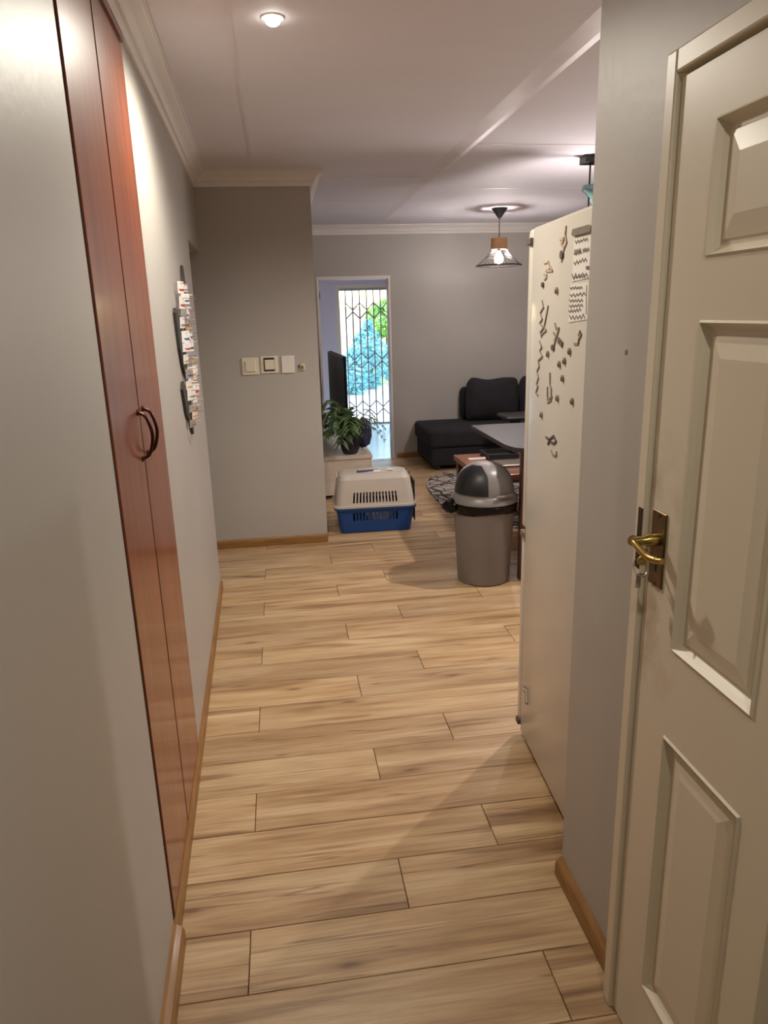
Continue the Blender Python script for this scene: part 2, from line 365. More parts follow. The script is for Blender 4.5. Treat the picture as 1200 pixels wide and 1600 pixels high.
# walls
def wall(name, m, *polys):
    bm = nb()
    for pts, z0, z1 in polys: prism(bm, pts, z0, z1)
    return struct(mk(name, bm, m))
def strip(y0, y1, t=0.16): return [(xl(y0)-t, y0), (xl(y0), y0), (xl(y1), y1), (xl(y1)-t, y1)]
Y1, Y2 = 1.655, 2.505         # cupboard opening
wall('wall_left', 'wall', (strip(-0.9, Y1), 0, CZ), (strip(Y2, 4.325), 0, CZ), (strip(4.325, YE), 2.06, CZ))
wall('wall_end', 'wall', ([(-1.6, YE), (0.275, YE), (0.275, YB), (0.155, YB), (0.155, YE+0.12), (-1.6, YE+0.12)], 0, CZ))
DX0, DX1, DZ = 0.45, 1.262, 2.035
wall('wall_back', 'wall', ([(0.155, YB), (DX0, YB), (DX0, YB+0.14), (0.155, YB+0.14)], 0, CZ), ([(DX1, YB), (XR+0.1, YB), (XR+0.1, YB+0.14), (DX1, YB+0.14)], 0, CZ), ([(DX0, YB), (DX1, YB), (DX1, YB+0.14), (DX0, YB+0.14)], DZ, CZ))
wall('wall_side', 'wall', ([(XR, 1.58), (XR+0.1, 1.58), (XR+0.1, YB), (XR, YB)], 0, CZ))
wall('wall_kitchen', 'wall', ([(0.838, 1.58), (XR, 1.58), (XR, 1.70), (0.838, 1.70)], 0, CZ))
WX = 0.742
wall('wall_right', 'wall', ([(WX, 1.302), (0.838, 1.302), (0.838, 1.70), (WX, 1.70)], 0, CZ), ([(WX, -0.9), (0.838, -0.9), (0.838, 0.42), (WX, 0.42)], 0, CZ), ([(WX, 0.42), (0.838, 0.42), (0.838, 1.302), (WX, 1.302)], 2.05, CZ))
wall('wall_near', 'wall', ([(-0.6, -0.95), (0.838, -0.95), (0.838, -0.9), (-0.6, -0.9)], 0, CZ))
wall('wall_passage', 'wall', ([(-1.66, 4.1), (-1.6, 4.1), (-1.6, 5.25), (-1.66, 5.25)], 0, CZ), ([(-1.6, 4.25), (xl(4.3)-0.16, 4.25), (xl(4.3)-0.16, 4.325), (-1.6, 4.325)], 0, CZ))
# cornices: profile (out from wall, down from ceiling)
PROF = [(0, 0), (0.085, 0), (0.085, 0.012), (0.078, 0.014), (0.072, 0.024), (0.050, 0.036), (0.034, 0.052), (0.030, 0.066), (0.020, 0.070), (0.018, 0.082), (0.012, 0.094), (0, 0.094)]
def cornice(name, path):
    # path: list of (point, outward mitre vector)
    bm = nb(); rings = [[bm.verts.new((p[0]+n_[0]*a, p[1]+n_[1]*a, CZ-d)) for a, d in PROF] for p, n_ in path]
    for A, B in zip(rings, rings[1:]):
        for k in range(len(PROF)-1): bm.faces.new((A[k], A[k+1], B[k+1], B[k]))
    for R_ in (rings[0], rings[-1]): bm.faces.new(R_)
    struct(mk(name, bm, 'cornice', smooth=True))
cornice('trim_1', [((xl(-0.9), -0.9), (1, 0)), ((xl(YE), YE), (1, -1)), ((0.275, YE), (1, -1)), ((0.275, YB), (1, -1)), ((XR, YB), (-1, -1)), ((XR, 1.7), (-1, 0))])
# skirtings
def skirting(name, p0, p1, nrm, t, h=0.06):
    bm = nb(); p0, p1, nv = Vector((*p0, 0)), Vector((*p1, 0)), Vector((*nrm, 0))
    pr = [(0, 0), (t, 0), (t, h*0.62), (t*0.8, h*0.85), (t*0.35, h), (0, h)]
    a = [bm.verts.new(p0+nv*u+Vector((0, 0, v))) for u, v in pr]; b = [bm.verts.new(p1+nv*u+Vector((0, 0, v))) for u, v in pr]
    bm.faces.new(a); bm.faces.new(b[::-1])
    for k in range(len(pr)): bm.faces.new((a[k], a[(k+1) % len(pr)], b[(k+1) % len(pr)], b[k]))
    struct(mk(name, bm, 'skirt'))
skirting('baseboard_left', (xl(-0.9), -0.9), (xl(1.64), 1.64), (1, 0), 0.030)
skirting('baseboard_left_far', (xl(1.642), 1.642), (xl(4.322), 4.322), (1, 0), 0.014, 0.055)
skirting('baseboard_end', (-1.58, YE), (0.277, YE), (0, -1), 0.014, 0.064)
skirting('baseboard_right', (WX, 1.312), (WX, 1.697), (-1, 0), 0.022, 0.06)
skirting('baseboard_back', (1.30, YB), (XR, YB), (0, -1), 0.014, 0.064)

# ------------------------------------------------------------------ panelled door on the right
D = bpy.data.objects.new('door_1', None); C.objects.link(D); struct(D)
FX = 0.700
def frame_bm():
    bm = nb()
    box(bm, 0.690, 0.80, 1.268, 1.302, 0, 2.052, 0.004, 2); box(bm, 0.690, 0.80, 0.42, 0.452, 0, 2.052, 0.004, 2); box(bm, 0.690, 0.80, 0.452, 1.268, 2.014, 2.052, 0.004, 2); return bm
mk('door_frame', frame_bm(), 'doorpaint', D)
dy0, dy1, dz0, dz1 = 0.456, 1.2635, 0.008, 2.006
cols = [(0.575, 0.815), (0.905, 1.148)]; rows = [(0.205, 0.828), (1.010, 1.614), (1.712, 1.920)]
def door_slab():
    bm = nb(); ys = sorted([dy0, dy1]+[v for c in cols for v in c]); zs = sorted([dz0, dz1]+[v for r in rows for v in r])
    g = {(i, j): bm.verts.new((FX, y, z)) for i, y in enumerate(ys) for j, z in enumerate(zs)}
    for i in range(len(ys)-1):
        for j in range(len(zs)-1):
            if (i in (1, 3)) and (j in (1, 3, 5)): continue
            bm.faces.new((g[i, j], g[i, j+1], g[i+1, j+1], g[i+1, j]))
    # rim and back
    bk = [bm.verts.new((FX+0.04, y, z)) for y, z in ((dy0, dz0), (dy1, dz0), (dy1, dz1), (dy0, dz1))]; bm.faces.new(bk)
    bm.faces.new([g[i, 0] for i in range(len(ys))] + [bk[1], bk[0]]); bm.faces.new([g[i, len(zs)-1] for i in range(len(ys))] + [bk[2], bk[3]])
    bm.faces.new([g[0, j] for j in range(len(zs))] + [bk[3], bk[0]]); bm.faces.new([g[len(ys)-1, j] for j in range(len(zs))] + [bk[2], bk[1]])
    return bm
mk('door_leaf', door_slab(), 'doorleaf', D)
for (ya, yb) in cols:
    for (za, zb) in rows:
        bm = nb(); prev = None
        for ins, dep in ((0, 0), (0.004, -0.004), (0.010, 0.006), (0.016, 0.013), (0.024, 0.013), (0.026, 0.010), (0.060, 0.003)):
            r = [bm.verts.new((FX+dep, y, z)) for y, z in ((ya+ins, za+ins), (yb-ins, za+ins), (yb-ins, zb-ins), (ya+ins, zb-ins))]
            if prev:
                for k in range(4): bm.faces.new((prev[k], prev[(k+1) % 4], r[(k+1) % 4], r[k]))
            prev = r
        bm.faces.new(prev); mk('door_panel', bm, 'doorpaint', D)
hp = mk('handle_plate', bx(FX-0.004, FX, 1.197, 1.247, 1.112, 1.262, 0.0015, 1), 'brass_dark', D)
bm = nb(); lathe(bm, [(0.0, 0.0), (0.012, 0.0), (0.012, -0.022), (0.009, -0.026), (0.009, -0.05), (0.0, -0.05)], 16, (FX-0.004, 1.222, 1.206), 'x')
tube(bm, curve_pts([(FX-0.046, 1.236, 1.203), (FX-0.050, 1.222, 1.204), (FX-0.050, 1.200, 1.197), (FX-0.047, 1.176, 1.190), (FX-0.042, 1.155, 1.190), (FX-0.038, 1.140, 1.193)]), [0.011, 0.010, 0.009]+[0.0068]*30+[0.006]*8, 10)
mk('lever', bm, 'brass', hp, True)
mk('keyhole', bx(FX-0.0048, FX-0.003, 1.218, 1.224, 1.142, 1.162), 'gap', hp)
for zz in (1.117, 1.253):
    bm = nb(); lathe(bm, [(0, -0.0015), (0.004, -0.001), (0.004, 0)], 10, (FX-0.004, 1.222, zz), 'x'); mk('screw', bm, 'brass_dark', hp)
mk('strike_plate', bx(0.6885, 0.690, 1.272, 1.288, 1.13, 1.255), 'iron', D)
# key in the lock with its ring and tag
k = thing('key', 'small key with a wire ring hanging in the brass lock of the cream door', 'key', (FX-0.005, 1.222, 1.168))
bm = nb(); tube(bm, [(0.0, 0, 0), (-0.022, 0, 0)], 0.003, 8); mk('shank', bm, 'steel', k)
bm = nb(); lathe(bm, [(0.009, -0.0012), (0.009, 0.0012), (0.002, 0.0012), (0.002, -0.0012), (0.009, -0.0012)], 16, (-0.028, 0, -0.002), 'y'); mk('bow', bm, 'brass', k)
bm = nb(); tube(bm, [(-0.030+0.013*math.cos(a), 0.012*math.sin(a), -0.016+0.014*math.sin(a)) for a in [i*2*PI/20 for i in range(21)]], 0.0012, 6); mk('ring', bm, 'steel', k)
mk('tag', bx(-0.034, -0.024, 0.004, 0.007, -0.060, -0.030, 0.001, 1), 'cardgrey', k)
# old scratch mark / filled hole on the wall beside the door
bm = nb(); lathe(bm, [(0, -0.002), (0.005, -0.002), (0.007, 0.0)], 9, (WX, 1.49, 1.545), 'x'); tag(mk('wall_plug', bm, 'magnet'), 'tiny grey wall plug stub on the grey wall between fridge and cream door', 'wall plug')

# ------------------------------------------------------------------ built-in cupboard
cx = lambda y: xl(y)+0.003
Kb = thing('cupboard', 'tall cherry wood built-in cupboard with two narrow doors set in the left wall', 'cupboard', (xl(2.08), 2.08, 0))
rot = math.atan2(0.026, 1.0)
Kb.rotation_euler = (0, 0, rot)
mk('carcass', bx(-0.15, -0.020, Y1-2.08+0.002, Y2-2.08-0.002, 0.0, CZ-0.002), 'gap', Kb)
gapm = 2.055-2.08
mk('gap_shade', bx(-0.0195, -0.001, gapm-0.0062, gapm+0.0062, 0.062, 2.43), 'gap', Kb); mk('gap_shade', bx(-0.0195, -0.001, Y1-2.08+0.003, Y1-2.08+0.0125, 0.062, 2.43), 'gap', Kb)  # dark filler strips stand in for the shade in the door gaps
bounds = [(Y1-2.08+0.013, gapm-0.007), (gapm+0.007, Y2-2.08-0.006)]
for i, (a, b) in enumerate(bounds):
    d = mk('door', bx(-0.018, 0.004, a, b, 0.062, 2.432, 0.002, 1), 'cherry', Kb)
    yh = (gapm-0.040) if i == 0 else (gapm+0.052)
    bm = nb(); tube(bm, curve_pts([(0.004, yh, 1.272), (0.026, yh, 1.285), (0.038, yh, 1.335), (0.026, yh, 1.385), (0.004, yh, 1.398)], 6), 0.0048, 8)
    for zz in (1.272, 1.398): lathe(bm, [(0.009, 0.003), (0.009, 0.006), (0.005, 0.010)], 12, (0, yh, zz), 'x')
    mk('handle', bm, 'bronze', d, True)
    mk('top_door', bx(-0.018, 0.004, a, b, 2.448, 2.530, 0.002, 1), 'cherry', Kb)
mk('crown_rail', bx(-0.018, 0.012, Y1-2.08+0.004, Y2-2.08-0.004, 2.433, 2.447, 0.001, 1), 'cherry', Kb)

# ------------------------------------------------------------------ switches on the end wall
SW = YE-0.0005
def plate(name, lab, cat, xc, zc, w_, h_, m, rock):
    t = thing(name, lab, cat, (xc, SW, zc))
    mk('plate', bx(-w_/2, w_/2, -0.010, 0, -h_/2, h_/2, 0.003, 2), m, t)
    if rock == 1:
        mk('rocker', bx(-w_*0.30, w_*0.30, -0.020, -0.0105, -h_*0.32, h_*0.32, 0.003, 2), m, t)
    if rock == 2:
        mk('recess', bx(-w_*0.32, w_*0.30, -0.0112, -0.0104, -h_*0.38, h_*0.40), 'iron', t)
        mk('rocker', bx(-w_*0.26, w_*0.28, -0.022, -0.0112, -h_*0.28, h_*0.29, 0.003, 2), m, t)
    return t
plate('light_switch', 'ivory square light switch with plain rocker, leftmost on the end wall', 'light switch', -0.197, 1.310, 0.118, 0.117, 'switch', 1)
plate('light_switch', 'white light switch with dark slots above and below its rocker', 'light switch', -0.068, 1.316, 0.120, 0.118, 'switch', 2)
plate('blank_plate', 'plain white upright cover plate right of the two light switches', 'wall plate', 0.060, 1.313, 0.088, 0.118, 'switchw', 0)
t = thing('broken_bracket', 'small broken cream plastic bracket on the end wall near its corner', 'bracket', (0.153, SW, 1.292))
mk('stub', bx(-0.008, 0.022, -0.012, 0, -0.024, 0.026, 0.004, 2), 'stain', t); mk('clip', bx(0.000, 0.012, -0.020, -0.0122, -0.012, 0.010, 0.002, 1), 'magnet_dk', t)
mk('exposed_hole', bx(-0.026, -0.012, -0.004, 0, -0.004, 0.012, 0.001, 1), 'magnet_dk', t)

# ------------------------------------------------------------------ wall hanging on the left wall
ya = 3.46
W = thing('wall_hanging', 'charcoal cut-out board crowded with small white cards and pins on left wall', 'wall hanging', (xl(ya)+0.001, ya, 1.50), rot)
def cut(pts, x0=0.0, x1=0.012): return extrude_poly(nb(), [(x0, y, z) for y, z in pts], (x1-x0, 0, 0))
for pts in ([(0.12, 0.10), (0.30, 0.02), (0.34, 0.16), (0.30, 0.30), (0.27, 0.37), (0.235, 0.385), (0.20, 0.33), (0.16, 0.2)],
            [(-0.29, 0.165), (-0.26, 0.185), (-0.10, 0.12), (0.0, 0.0), (-0.02, -0.13), (-0.12, -0.10), (-0.20, -0.06), (-0.25, 0.02)],
            [(-0.30, -0.15), (-0.24, -0.12), (-0.10, -0.20), (-0.06, -0.30), (-0.14, -0.31), (-0.24, -0.26)],
            [(-0.08, -0.22), (0.0, -0.20), (0.03, -0.30), (-0.02, -0.385), (-0.07, -0.36), (-0.10, -0.30)]):
    mk('board', cut(pts), 'board', W)
rng = random.Random(3)
cards = []
for r_ in range(12):
    zc = 0.27-r_*0.052
    n_ = 3 if r_ not in (0, 11) else 2
    for c_ in range(n_):
        cards.append((-0.16+0.115*c_+rng.uniform(-0.02, 0.02)+(0.06 if r_ < 3 else 0.0), zc+rng.uniform(-0.012, 0.012)))
for i, (yy, zz) in enumerate(cards):
    hw, hh = rng.uniform(0.026, 0.042), rng.uniform(0.016, 0.027); tilt = rng.uniform(0.010, 0.030)
    bm = extrude_poly(nb(), [(0.014, yy-hw, zz-hh), (0.014+tilt, yy+hw, zz-hh), (0.016+tilt, yy+hw, zz+hh), (0.016, yy-hw, zz+hh)], (0.002, 0, 0))
    cd = mk('card', bm, rng.choice(['paper', 'paper', 'paper', 'switchw', 'cardgrey']), W)
    bm = extrude_poly(nb(), [(0.0165, yy-hw*0.7, zz-hh*0.6), (0.0165+tilt*0.9, yy+hw*0.7, zz-hh*0.6), (0.0185+tilt*0.9, yy+hw*0.7, zz-hh*0.25), (0.0185, yy-hw*0.7, zz-hh*0.25)], (0.002, 0, 0))
    mk('print', bm, rng.choice(['red', 'cardgrey', 'cardblue', 'cardgrey', 'yellow', 'cardgrey', 'orange']), cd)
    bm = nb(); tube(bm, [(0.005, yy, zz+hh*0.7), (0.05+rng.uniform(0, 0.02), yy, zz+hh*0.7)], 0.0016, 6); mk('pin', bm, rng.choice(['steel', 'switchw', 'cardblue', 'red', 'switchw']), cd)

# ------------------------------------------------------------------ ceiling lamps
DL = thing('ceiling_downlight', 'small bright round downlight in the corridor ceiling', 'ceiling light', (DOWN[0][0], DOWN[0][1], CZ))
bm = nb(); lathe(bm, [(0.036, 0.0), (0.036, -0.003), (0.032, -0.004), (0.026, -0.003), (0.026, 0.0)], 28); mk('bezel', bm, 'switchw', DL, True)
bm = nb(); lathe(bm, [(0.025, -0.002), (0.025, -0.008), (0.022, -0.016), (0.014, -0.022), (0.0, -0.025)], 24); mk('bulb', bm, 'bulb', DL, True)
# pendant with a wire shade
P = thing('pendant_lamp', 'lit pendant lamp with wooden collar and flared dark wire shade over living room', 'pendant lamp', PEND)
bm = nb(); lathe(bm, [(0.0, 0.0), (0.075, 0.0), (0.072, -0.008), (0.012, -0.090), (0.0, -0.090)], 28); mk('ceiling_rose', bm, 'black', P, True)
bm = nb(); tube(bm, [(0, 0, -0.088), (0, 0, -0.262)], 0.004, 8); mk('cord', bm, 'black', P)
bm = nb(); lathe(bm, [(0.070, -0.262), (0.076, -0.262), (0.078, -0.36), (0.072, -0.36), (0.070, -0.262)], 28); mk('collar', bm, 'ltwood', P, True)
bm = nb(); lathe(bm, [(0.0, -0.255), (0.022, -0.258), (0.022, -0.345), (0.018, -0.375), (0.0, -0.375)], 16)
for a in range(3): tube(bm, [(0.02*math.cos(a*2.094), 0.02*math.sin(a*2.094), -0.268), (0.072*math.cos(a*2.094), 0.072*math.sin(a*2.094), -0.268)], 0.003, 6)
mk('lamp_holder', bm, 'black', P)
bm = nb(); lathe(bm, [(0.0, -0.375), (0.013, -0.378), (0.016, -0.395), (0.036, -0.425), (0.042, -0.450), (0.034, -0.478), (0.0, -0.490)], 20); b_ = mk('bulb', bm, 'lamp', P, True)
sh = nb()
R0, Z0, R1, Z1 = 0.074, -0.36, 0.214, -0.506
def shade_pt(t, a): r = R0+(R1-R0)*t**1.25; return (r*math.cos(a), r*math.sin(a), Z0+(Z1-Z0)*t**0.9)
for k_ in range(30):
    a = 2*PI*k_/30; tube(sh, [shade_pt(t/5, a) for t in range(6)], 0.0016, 5)
for t, rr in ((0.0, 0.003), (0.45, 0.002)): tube(sh, [shade_pt(t, 2*PI*i/36) for i in range(37)], rr, 6, False)
mk('shade', sh, 'wire', P)
bm = nb(); tube(bm, [shade_pt(1.0, 2*PI*i/40) for i in range(41)], 0.006, 8, False); mk('rim', bm, 'wire', P)
# the spot-head pendant further right
Q = thing('spot_pendant', 'dark stemmed pendant with square ceiling box and teal shade above the fridge', 'pendant lamp', (2.012, 4.67, CZ))
mk('ceiling_box', bx(-0.052, 0.052, -0.052, 0.052, -0.045, 0.0, 0.003, 1), 'black', Q)
bm = nb(); tube(bm, [(0, 0, -0.04), (0, 0, -0.72)], 0.006, 8); mk('stem', bm, 'black', Q)
for zz, an in ((-0.235, 0.0), (-0.62, 2.4)):
    bm = nb(); lathe(bm, [(0.0, 0.0), (0.020, 0.0), (0.030, -0.03), (0.085, -0.12), (0.082, -0.12), (0.024, -0.028), (0.0, -0.02)], 24)
    xf(bm, Matrix.Translation((-0.04*math.cos(an), -0.04*math.sin(an), zz+0.05)) @ Matrix.Rotation(an, 4, 'Z') @ Matrix.Rotation(-1.3, 4, 'Y'))
    mk('lamp_shade', bm, 'teal', Q, True)

# ------------------------------------------------------------------ fridge
FR = thing('fridge', 'tall cream white fridge freezer seen from the side beyond the right wall', 'fridge', (0.846, 2.400, 0), -math.radians(3.0))
H = 1.895
mk('body', bx(0.0, 0.60, -0.585, -0.002, 0.035, H, 0.012, 3), 'white_enamel', FR, True)
for za, zb in ((0.045, 0.855), (0.862, H)): mk('door', bx(0.002, 0.598, 0.004, 0.055, za, zb, 0.016, 3), 'white_enamel', FR, True)
mk('gasket', bx(0.012, 0.59, -0.003, 0.005, 0.06, H-0.02), 'magnet', FR)
for zz in (0.070, 0.845, 1.852): mk('hinge', bx(-0.008, 0.030, 0.000, 0.034, zz-0.010, zz+0.012, 0.003, 1), 'magnet_dk' if zz > 1.5 or zz < 0.1 else 'steel', FR)
for yy in (-0.06, -0.53):
    for xx in (0.04, 0.56):
        bm = nb(); lathe(bm, [(0.0, 0.0), (0.018, 0.0), (0.018, 0.012), (0.009, 0.014), (0.009, 0.04), (0, 0.04)], 14, (xx, yy, 0)); mk('foot', bm, 'rubber', FR)
FM = Matrix.Translation(FR.location) @ Matrix.Rotation(-math.radians(3.0), 4, 'Z'); FI = FM.inverted()
fn = FM.to_3x3() @ Vector((1, 0, 0)); fp = Vector(FR.location)
def fs(u, v):                                      # photo point -> (along, height) on the fridge side
    q = FI @ on_plane(u, v, fp, fn); return q.y, q.z
def side(name, lab, cat, u, v, group=None):
    y, z = fs(u, v); p = FM @ Vector((-0.0005, y, z)); return thing(name, lab, cat, p, -math.radians(3.0), group), y, z
def loc2(pts, y, z): return [(fs(u, v)[0]-y, fs(u, v)[1]-z) for u, v in pts]
def ribbon(bm, pts, w_, x0=0.0, x1=-0.003):
    for (a, b) in zip(pts, pts[1:]):
        d = Vector((b[0]-a[0], b[1]-a[1])); n_ = Vector((-d.y, d.x)).normalized()*w_ if d.length > 1e-6 else Vector((w_, 0)); e = d.normalized()*w_*0.6 if d.length > 1e-6 else Vector((0, 0))
        q = [(a[0]+n_.x-e.x, a[1]+n_.y-e.y), (b[0]+n_.x+e.x, b[1]+n_.y+e.y), (b[0]-n_.x+e.x, b[1]-n_.y+e.y), (a[0]-n_.x-e.x, a[1]-n_.y-e.y)]
        extrude_poly(bm, [(x0, p[0], p[1]) for p in q], (x1-x0, 0, 0))
    return bm
def blob(bm, y, z, ry, rz_, x1=-0.005, n=12):
    return extrude_poly(bm, [(0, y+ry*math.cos(2*PI*i/n), z+rz_*math.sin(2*PI*i/n)) for i in range(n)], (x1, 0, 0))
# magnet bar and handwritten sheets
t, y, z = side('magnet_bar', 'dark grey brown oblong magnet bar at the top of the fridge side', 'magnet', 911, 360)
mk('bar', extrude_poly(nb(), [(0, a, b) for a, b in loc2([(898, 358), (922, 351), (927, 353), (926, 361), (922, 363), (898, 369), (896, 366)], y, z)], (-0.006, 0, 0)), 'magnet_bar', t)
def note(lab, quad, lines):
    u = sum(q[0] for q in quad)/4; v = sum(q[1] for q in quad)/4
    t, y, z = side('note_sheet', lab, 'note', u, v)
    mk('sheet', extrude_poly(nb(), [(0, a, b) for a, b in loc2(quad, y, z)], (-0.0015, 0, 0)), 'switchw', t)
    bm = nb(); r = random.Random(len(lines))
    for (u0, v0, u1, v1, amp) in lines:
        n_ = 9; pts = [(u0+(u1-u0)*i/n_, v0+(v1-v0)*i/n_+(amp if i % 2 else -amp)*r.uniform(0.4, 1)) for i in range(n_+1)]
        ribbon(bm, loc2(pts, y, z), 0.0026, -0.0015, -0.002)
    w_ = mk('handwriting', bm, 'ink', t); w_['kind'] = 'stuff'
note('upper white paper note with loose grey handwriting under the magnet bar on the fridge', [(898, 374), (925, 369), (923, 434), (895, 440)],
     [(900, 378, 920, 374, 2.5), (899, 393, 909, 391, 3.5), (898, 397, 910, 394, 2), (898, 412, 918, 405, 3), (912, 392, 922, 389, 3), (895, 432, 920, 429, 4), (896, 434, 916, 431, 3), (917, 419, 923, 418, 2)])
note('lower white paper list with rows of grey handwriting on the fridge side', [(893, 445), (922, 441), (919, 499), (889, 504)],
     [(892, 451, 911, 449, 2.5), (892, 462, 916, 459, 3), (891, 471, 912, 469, 2.5), (891, 479, 912, 477, 2.5), (890, 487, 909, 484, 2.5), (891, 497, 915, 494, 4), (918, 447, 917, 490, 0.8)])
def squig(lab, paths, m, w_=0.0035, blobs=(), name='fridge_magnet', dark='magnet_dk'):
    u = sum(p[0] for p in paths[0])/len(paths[0]); v = sum(p[1] for p in paths[0])/len(paths[0])
    t, y, z = side(name, lab, 'magnet', u, v)
    bm = nb()
    for p in paths: ribbon(bm, loc2(p, y, z), w_*0.72)
    mk('outline', bm, m, t)
    for (bu, bv, ry, rz_) in blobs:
        a, b = loc2([(bu, bv)], y, z)[0]; mk('dark_blob', blob(nb(), a, b, ry, rz_), dark, t)
squig('tall pinkish figure magnet with dark foot, topmost on the fridge side', [[(885, 354), (884, 366), (886, 378), (882, 388), (880, 398), (878, 408)], [(876, 374), (882, 372), (878, 382), (883, 386)]], 'magnet_pk', 0.005, [(879, 398, 0.013, 0.012)])
squig('pale pink wavy magnet with a black dot at its lower tip, near the fridge edge', [[(851, 411), (858, 409), (860, 418), (854, 424), (864, 423), (861, 417)], [(851, 429), (855, 430), (852, 437), (855, 432)]], 'magnet_pk', 0.004, [(849, 445, 0.010, 0.008)])
squig('grey looped magnet cluster on the fridge edge below the black-dotted magnet', [[(848, 470), (850, 480), (845, 489), (848, 498), (844, 505), (850, 512), (845, 519), (847, 527)], [(857, 478), (855, 490), (853, 500), (851, 510), (854, 516), (846, 524)]], 'magnet', 0.0032)
squig('long thin grey zigzag magnet running down the fridge edge', [[(844, 533), (847, 542), (844, 548), (848, 557), (842, 563), (843, 572), (840, 580), (842, 590), (839, 600), (841, 604), (838, 613), (841, 618)]], 'magnet', 0.0035)
squig('brown jagged magnet above a dark ball, mid fridge side', [[(868, 506), (870, 514), (874, 513), (871, 524), (869, 530), (866, 540)], [(866, 520), (870, 526), (867, 532)]], 'magnet', 0.0045, [(865, 543, 0.012, 0.009)])
squig('dark angular leaf-shaped magnet right of the jagged brown magnet', [[(874, 532), (879, 538)]], 'magnet_dk', 0.012)
squig('reddish brown hook-shaped magnet below the paper list', [[(907, 517), (905, 524), (909, 522), (905, 530), (904, 537), (898, 537)]], 'magnet', 0.004)
squig('bottle-shaped outline magnet with a narrow neck on the fridge side', [[(860, 583), (860, 600), (862, 607), (862, 625), (856, 629)], [(856, 605), (856, 624), (863, 620)]], 'magnet', 0.004)
squig('dark curled magnet shaped like a bow, low on the fridge side', [[(854, 683), (860, 688), (857, 694), (860, 686), (866, 681), (870, 690), (866, 693), (861, 690)]], 'magnet_dk', 0.0042)
squig('small brown crescent magnet, lowest on the fridge side', [[(862, 704), (865, 711), (870, 712), (870, 706)]], 'magnet', 0.004)
pills = [(871, 454, 'small brown oval magnet alone left of the upper paper note'), (857, 553, 'tiny oval magnet between the dark ball and the long zigzag magnet'), (891, 549, 'small oval magnet just under the reddish hook magnet'),
         (883, 564, 'upper right of the pair of oval magnets at mid fridge'), (875, 569, 'lower left of the pair of oval magnets at mid fridge'), (880, 591, 'oval magnet right of the bottle magnet neck'),
         (872, 622, 'round dark magnet beside the foot of the bottle magnet'), (895, 627, 'dark oval magnet furthest right in the lower group'), (847, 648, 'tiny arrow magnet at the fridge edge below the bottle magnet')]
for u, v, lab in pills:
    t, y, z = side('oval_magnet', lab, 'magnet', u, v, 'small oval magnets on the fridge side')
    mk('disc', blob(nb(), 0, 0, 0.008, 0.010), 'magnet', t); mk('cap', blob(nb(), 0, -0.002, 0.005, 0.006, -0.007, 8), 'magnet_dk', t)
t, y, z = side('rating_sticker', 'small faded rating sticker low on the far edge of the fridge side', 'sticker', 821, 1086)
bm = nb(); q = loc2([(818, 1072), (824, 1076), (825, 1100), (821, 1098), (821, 1082), (818, 1079)], y, z); ribbon(bm, q, 0.003, 0, -0.001); mk('outline', bm, 'magnet_bar', t)
mk('backing', extrude_poly(nb(), [(0, a, b) for a, b in loc2([(817, 1070), (825, 1075), (826, 1103), (818, 1096)], y, z)], (-0.0005, 0, 0)), 'white_enamel', t)

# ------------------------------------------------------------------ bin
B = thing('dome_bin', 'grey round kitchen bin with dome lid, black flap and black bag', 'bin', (1.195, 4.145, 0))
bm = nb(); lathe(bm, [(0.0, 0.0), (0.150, 0.0), (0.160, 0.006), (0.163, 0.02), (0.188, 0.50), (0.188, 0.53), (0.180, 0.53), (0.156, 0.015), (0.0, 0.015)], 48); mk('bucket', bm, 'bin', B, True)
# lid: skirt ring + dome
bm = nb(); lathe(bm, [(0.200, 0.515), (0.206, 0.520), (0.204, 0.535), (0.188, 0.560), (0.182, 0.566), (0.176, 0.566), (0.176, 0.515), (0.200, 0.515)], 48); mk('lid_ring', bm, 'bin_lid', B, True)
def dome(t, a, off=0.0):
    r = (0.182+off)*math.cos(t*PI/2)**0.72; return Vector((r*math.cos(a), r*math.sin(a), 0.560+(0.190+off)*math.sin(t*PI/2)**0.95))
bm = nb(); NA, NT = 56, 14
fa0, fa1 = math.radians(178), math.radians(262)        # flap faces left and towards the camera
g = {}
for i in range(NA):
    for j in range(NT):
        g[i, j] = bm.verts.new(dome(j/NT, 2*PI*i/NA))
top = bm.verts.new(dome(1.0, 0))
for i in range(NA):
    i2 = (i+1) % NA
    for j in range(NT-1): bm.faces.new((g[i, j], g[i2, j], g[i2, j+1], g[i, j+1]))
    bm.faces.new((g[i, NT-1], g[i2, NT-1], top))
lid = mk('lid_dome', bm, 'bin_lid', B, True)
bm = nb(); fg = {}
for i in range(19):
    for j in range(13):
        a = fa0+(fa1-fa0)*i/18; t_ = 0.05+0.74*j/12; a = a if j < 6 else (fa0+fa1)/2+(a-(fa0+fa1)/2)*(1-0.45*((j-6)/6)**1.5)
        fg[i, j] = bm.verts.new(dome(t_, a, 0.004))
for i in range(18):
    for j in range(12): bm.faces.new((fg[i, j], fg[i+1, j], fg[i+1, j+1], fg[i, j+1]))
mk('flap', bm, 'flap', B, True)
bm = nb(); lathe(bm, [(0.196, 0.568), (0.198, 0.562), (0.210, 0.575), (0.205, 0.585), (0.196, 0.582)], 10, (0, 0, 0), 'z', math.radians(275), math.radians(310)); mk('lid_tab', bm, 'bin_lid', B, True)
bm = nb(); prev = None; rb = random.Random(5); first = None
